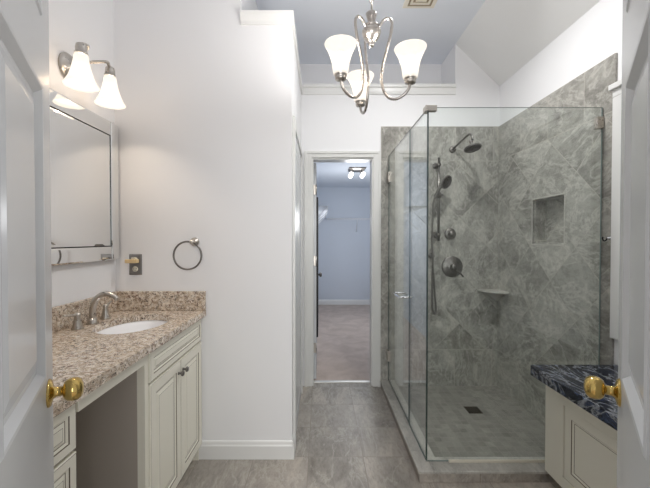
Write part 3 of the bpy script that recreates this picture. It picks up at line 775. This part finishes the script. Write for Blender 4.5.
bx, by = 1.008, YT-.060
s2 = thing('hand_shower_rail', 'vertical slide rail with hand shower and hose left of the shower valves', 'shower rail', (bx, YT, 1.3))
MB().cyl((bx, by, 1.285), (bx, by, 1.995), .0105, 16).build('rail', 'dark_nickel', s2)
for zz in (1.935, 1.335):
    MB().lathe([(0, 0), (.026, 0), (.026, .004), (.012, .012), (.011, .055), (.0165, .060), (.0165, .074), (0, .076)], (bx-.012, YT-.001, zz), (.16, -1, 0), 18).build('bracket', 'dark_nickel', s2)
b = MB(); b.cyl((bx, by, 1.650), (bx, by, 1.695), .019, 16); b.cyl((bx-.045, by-.02, 1.667), (bx+.035, by-.005, 1.675), .011, 12); b.build('slider', 'dark_nickel', s2)
ho = thing('hand_shower', 'dark nickel hand shower resting in the slider of the rail', 'hand shower', (bx, by, 1.65))
b = MB(); b.tube([(bx-.045, by-.035, 1.64), (bx-.030, by-.040, 1.685), (bx-.006, by-.055, 1.735), (bx+.025, by-.065, 1.775)], .011, 12, subdiv=4, taper=.015); b.build('handle', 'dark_nickel', ho)
ax = Vector((.48, -.72, -.38)).normalized()
b = MB(); b.lathe([(0, -.036), (.018, -.032), (.036, -.018), (.055, -.002), (.060, .006), (.058, .012), (0, .013)], (bx+.036, by-.068, 1.778), ax, 26); hh = b.build('head', 'dark_nickel', ho)
b = MB(); b.lathe([(0, .0135), (.051, .0135), (.049, .0155), (0, .0155)], (bx+.036, by-.068, 1.778), ax, 26); b.build('spray_face', 'drain', hh)
ez = 1.155; ex = .965
b = MB(); b.tube([(bx-.045, by-.035, 1.645), (bx-.058, by-.035, 1.60), (bx-.062, by-.03, 1.45), (bx-.060, by-.02, 1.28), (bx-.048, by-.01, 1.05), (bx-.030, by, .82), (bx-.020, by, .70), (bx-.032, by, .655), (bx-.048, by+.005, .70), (bx-.052, by+.01, .85), (ex-.002, by+.015, 1.03), (ex, by+.015, ez-.03)], .0075, 10, subdiv=6)
hs = b.build('shower_hose', 'dark_nickel'); tag(hs, 'flexible dark metal shower hose looping down the tiled wall', 'hose')
el = thing('hose_outlet_elbow', 'small metal hose outlet on the tile where the shower hose ends', 'elbow', (ex, YT, ez))
b = MB(); b.lathe([(0, 0), (.026, 0), (.026, .005), (.014, .012), (.013, .040), (.016, .046), (.013, .055), (0, .057)], (ex, YT-.001, ez), (0, -1, 0), 18); b.cyl((ex, YT-.045, ez), (ex, YT-.045, ez-.032), .010, 12); b.build('elbow_body', 'dark_nickel', el)
dv = thing('diverter_valve', 'small round diverter knob above the main shower valve', 'valve', (1.129, YT, 1.344))
MB().lathe([(0, 0), (.050, 0), (.050, .004), (.044, .012), (.028, .015), (0, .016)], (1.129, YT-.001, 1.344), (0, -1, 0), 28).build('escutcheon', 'dark_nickel', dv)
b = MB(); b.lathe([(0, .012), (.024, .014), (.026, .035), (.020, .048), (0, .050)], (1.129, YT-.001, 1.344), (0, -1, 0), 20); b.cyl((1.129, YT-.04, 1.344), (1.152, YT-.045, 1.362), .006, 8); b.build('dial', 'dark_nickel', dv)
mv = thing('shower_valve', 'large round shower valve plate with a lever pointing down right', 'valve', (1.148, YT, 1.057))
MB().lathe([(0, 0), (.092, 0), (.092, .003), (.086, .009), (.066, .011), (.060, .016), (.050, .017), (.046, .022), (0, .024)], (1.148, YT-.001, 1.057), (0, -1, 0), 36).build('escutcheon', 'dark_nickel', mv)
b = MB(); b.lathe([(0, .02), (.030, .022), (.028, .055), (.022, .066), (0, .068)], (1.148, YT-.001, 1.057), (0, -1, 0), 22); b.tube([(1.148, YT-.055, 1.057), (1.19, YT-.062, 1.012), (1.222, YT-.066, .976)], .010, 12, taper=.007, subdiv=3); b.build('lever', 'dark_nickel', mv)
# corner shelf
cs = MB(); nseg = 14
def arc(r): return [(XR-.001-r*math.sin(math.pi/2*i/nseg), YT-.001-r*math.cos(math.pi/2*i/nseg)) for i in range(nseg+1)]
lev = [(.178, .862), (.178, .848), (.140, .838), (.085, .815), (.045, .785), (.012, .760)]
rows = []
for r, z in lev: rows.append([cs.bm.verts.new((XR-.001, YT-.001, z))]+[cs.bm.verts.new((x, y, z)) for x, y in arc(r)])
cs.bm.faces.new(rows[0]); cs.bm.faces.new(rows[-1][::-1])
for A, B in zip(rows, rows[1:]):
    for i in range(len(A)):
        j = (i+1) % len(A); cs.bm.faces.new([A[i], A[j], B[j], B[i]])
tag(cs.build('corner_shelf', 'curb'), 'small quarter-round stone shelf in the tiled shower corner', 'shelf')
# floor drain
fd = thing('floor_drain', 'small square dark drain in the mosaic shower floor', 'drain', (1.15, 2.59, .006))
b = MB(); b.box(1.15-.052, 1.15+.052, 2.59-.052, 2.59+.052, .0065, .0095); b.build('grate', 'drain', fd, .001)
b = MB()
for i in range(5):
    for j in range(5):
        b.lathe([(0, 0), (.005, 0), (0, .0004)], (1.15-.036+i*.018, 2.59-.036+j*.018, .0096), seg=8, cap=False)
b.build('hole_pattern', 'dark_slot', fd)

# ------------------------------------------------------------------ navy topped bench cabinet on the right
BXF = 1.188; BT = .637; BY0, BY1 = .58, D(190.2)
bc = thing('bench_cabinet', 'low cream glazed cabinet under the navy granite top', 'cabinet', (1.36, 1.2, 0))
b = MB(); b.box(BXF+.019, XRW-.002, BY0, BY1, .10, BT-.051); b.box(BXF+.09, XRW-.002, BY0, BY1, 0, .10)
b.box(BXF-.030, BXF+.019, BY0, BY1, BT-.066, BT-.051); b.box(BXF-.012, BXF+.019, BY0, BY1, BT-.082, BT-.066)
b.box(BXF, BXF+.019, BY1-.135, BY1, .075, BT-.082); b.box(BXF, BXF+.019, BY0, BY0+.1, .075, BT-.082); b.box(BXF, BXF+.019, BY0+.1, BY1-.135, BT-.150, BT-.082); b.box(BXF, BXF+.019, BY0+.1, BY1-.135, .075, .13)
b.build('body', 'cream', bc, .001)
BEN = [(0, 0, 0), (0, .016, 0), (.003, .019, 0), (.046, .019, 0), (.0485, .0165, 1), (.058, .0125, 0), (.0605, .012, 1), (.063, .0125, 0)]
ymm = (BY0+.1+BY1-.135)/2
for y0, y1 in ((BY0+.102, ymm-.002), (ymm+.002, BY1-.137)):
    cab_front('door', y0, y1, .132, BT-.152, bc, BXF+.004, -1, BEN)
nt = MB(); nt.prism([(1.098, BY0-.01), (XRW-.001, BY0-.01), (XRW-.001, BY1-.0), (1.112, BY1-.0), (1.098, BY1-.014)], 'z', BT-.050, BT)
tag(nt.build('bench_countertop', 'navy', None, .003), 'dark navy granite slab with white veins on the low right cabinet', 'countertop')

# ------------------------------------------------------------------ closet contents
lx, ly, lz = .515, 4.98, 2.312
cl = thing('closet_ceiling_light', 'square nickel ceiling light with four small lit shades in the closet', 'ceiling light', (lx, ly, lz))
b = MB(); b.panel((lx-.12, ly-.12, lz-.001), (1, 0, 0), (0, 1, 0), (0, 0, -1), .24, .24, [(0, 0, 0), (0, .015, 0), (.03, .035, 0)]); b.build('base', 'dark_nickel', cl)
for qx, qy in ((-1, -1), (1, -1), (-1, 1), (1, 1)):
    p = Vector((lx+qx*.085, ly+qy*.085, lz-.062)); am = MB().cyl((lx+qx*.05, ly+qy*.05, lz-.03), p, .009, 10).build('arm', 'dark_nickel', cl)
    MB().ball(p+Vector((0, 0, -.03)), .033, 14).build('bulb', 'closet_bulb', am)
bulb_light('closet_bulb_light', (lx, ly, lz-.75), 15, (.97, .98, 1.0), .15)
def wire_shelf(name, label, a, b_, front, z, along):
    """wire shelf; along 'x' hangs on the back wall, along 'y' on the left wall"""
    o = thing(name, label, 'shelf', (0, 0, z))
    m = MB(); w0, w1 = front
    P = (lambda t, d, zz: (t, d, zz)) if along == 'x' else (lambda t, d, zz: (d, t, zz))
    for d in (w0, (w0+w1)/2, w1): m.cyl(P(a, d, z), P(b_, d, z), .004, 6)
    m.cyl(P(a, w1, z-.03), P(b_, w1, z-.03), .004, 6)
    n = int((b_-a)/.03)
    for i in range(n+1):
        t = a+(b_-a)*i/n; m.tube([P(t, w0, z+.003), P(t, w1, z+.003), P(t, w1, z-.03)], .0018, 4)
    m.build('wire_deck', 'wire', o)
    return o, P
ws, P = wire_shelf('wire_shelf', 'white wire closet shelf along the far pale blue wall', .11, 1.29, (YC-.006, YC-.30), 1.69, 'x')
for t in (.69, 1.2): MB().cyl(P(t, YC-.29, 1.68), P(t, YC-.008, 1.44), .006, 8).build('brace', 'wire', ws)
ws2, P = wire_shelf('wire_shelf', 'white wire closet shelf on the left closet wall near the open door', 4.30, YC-.01, (-.194, .085), 1.71, 'y')
for t in (4.32, 4.9, 5.5, 6.2): MB().cyl(P(t, .08, 1.70), P(t, -.192, 1.44), .006, 8).build('brace', 'wire', ws2)
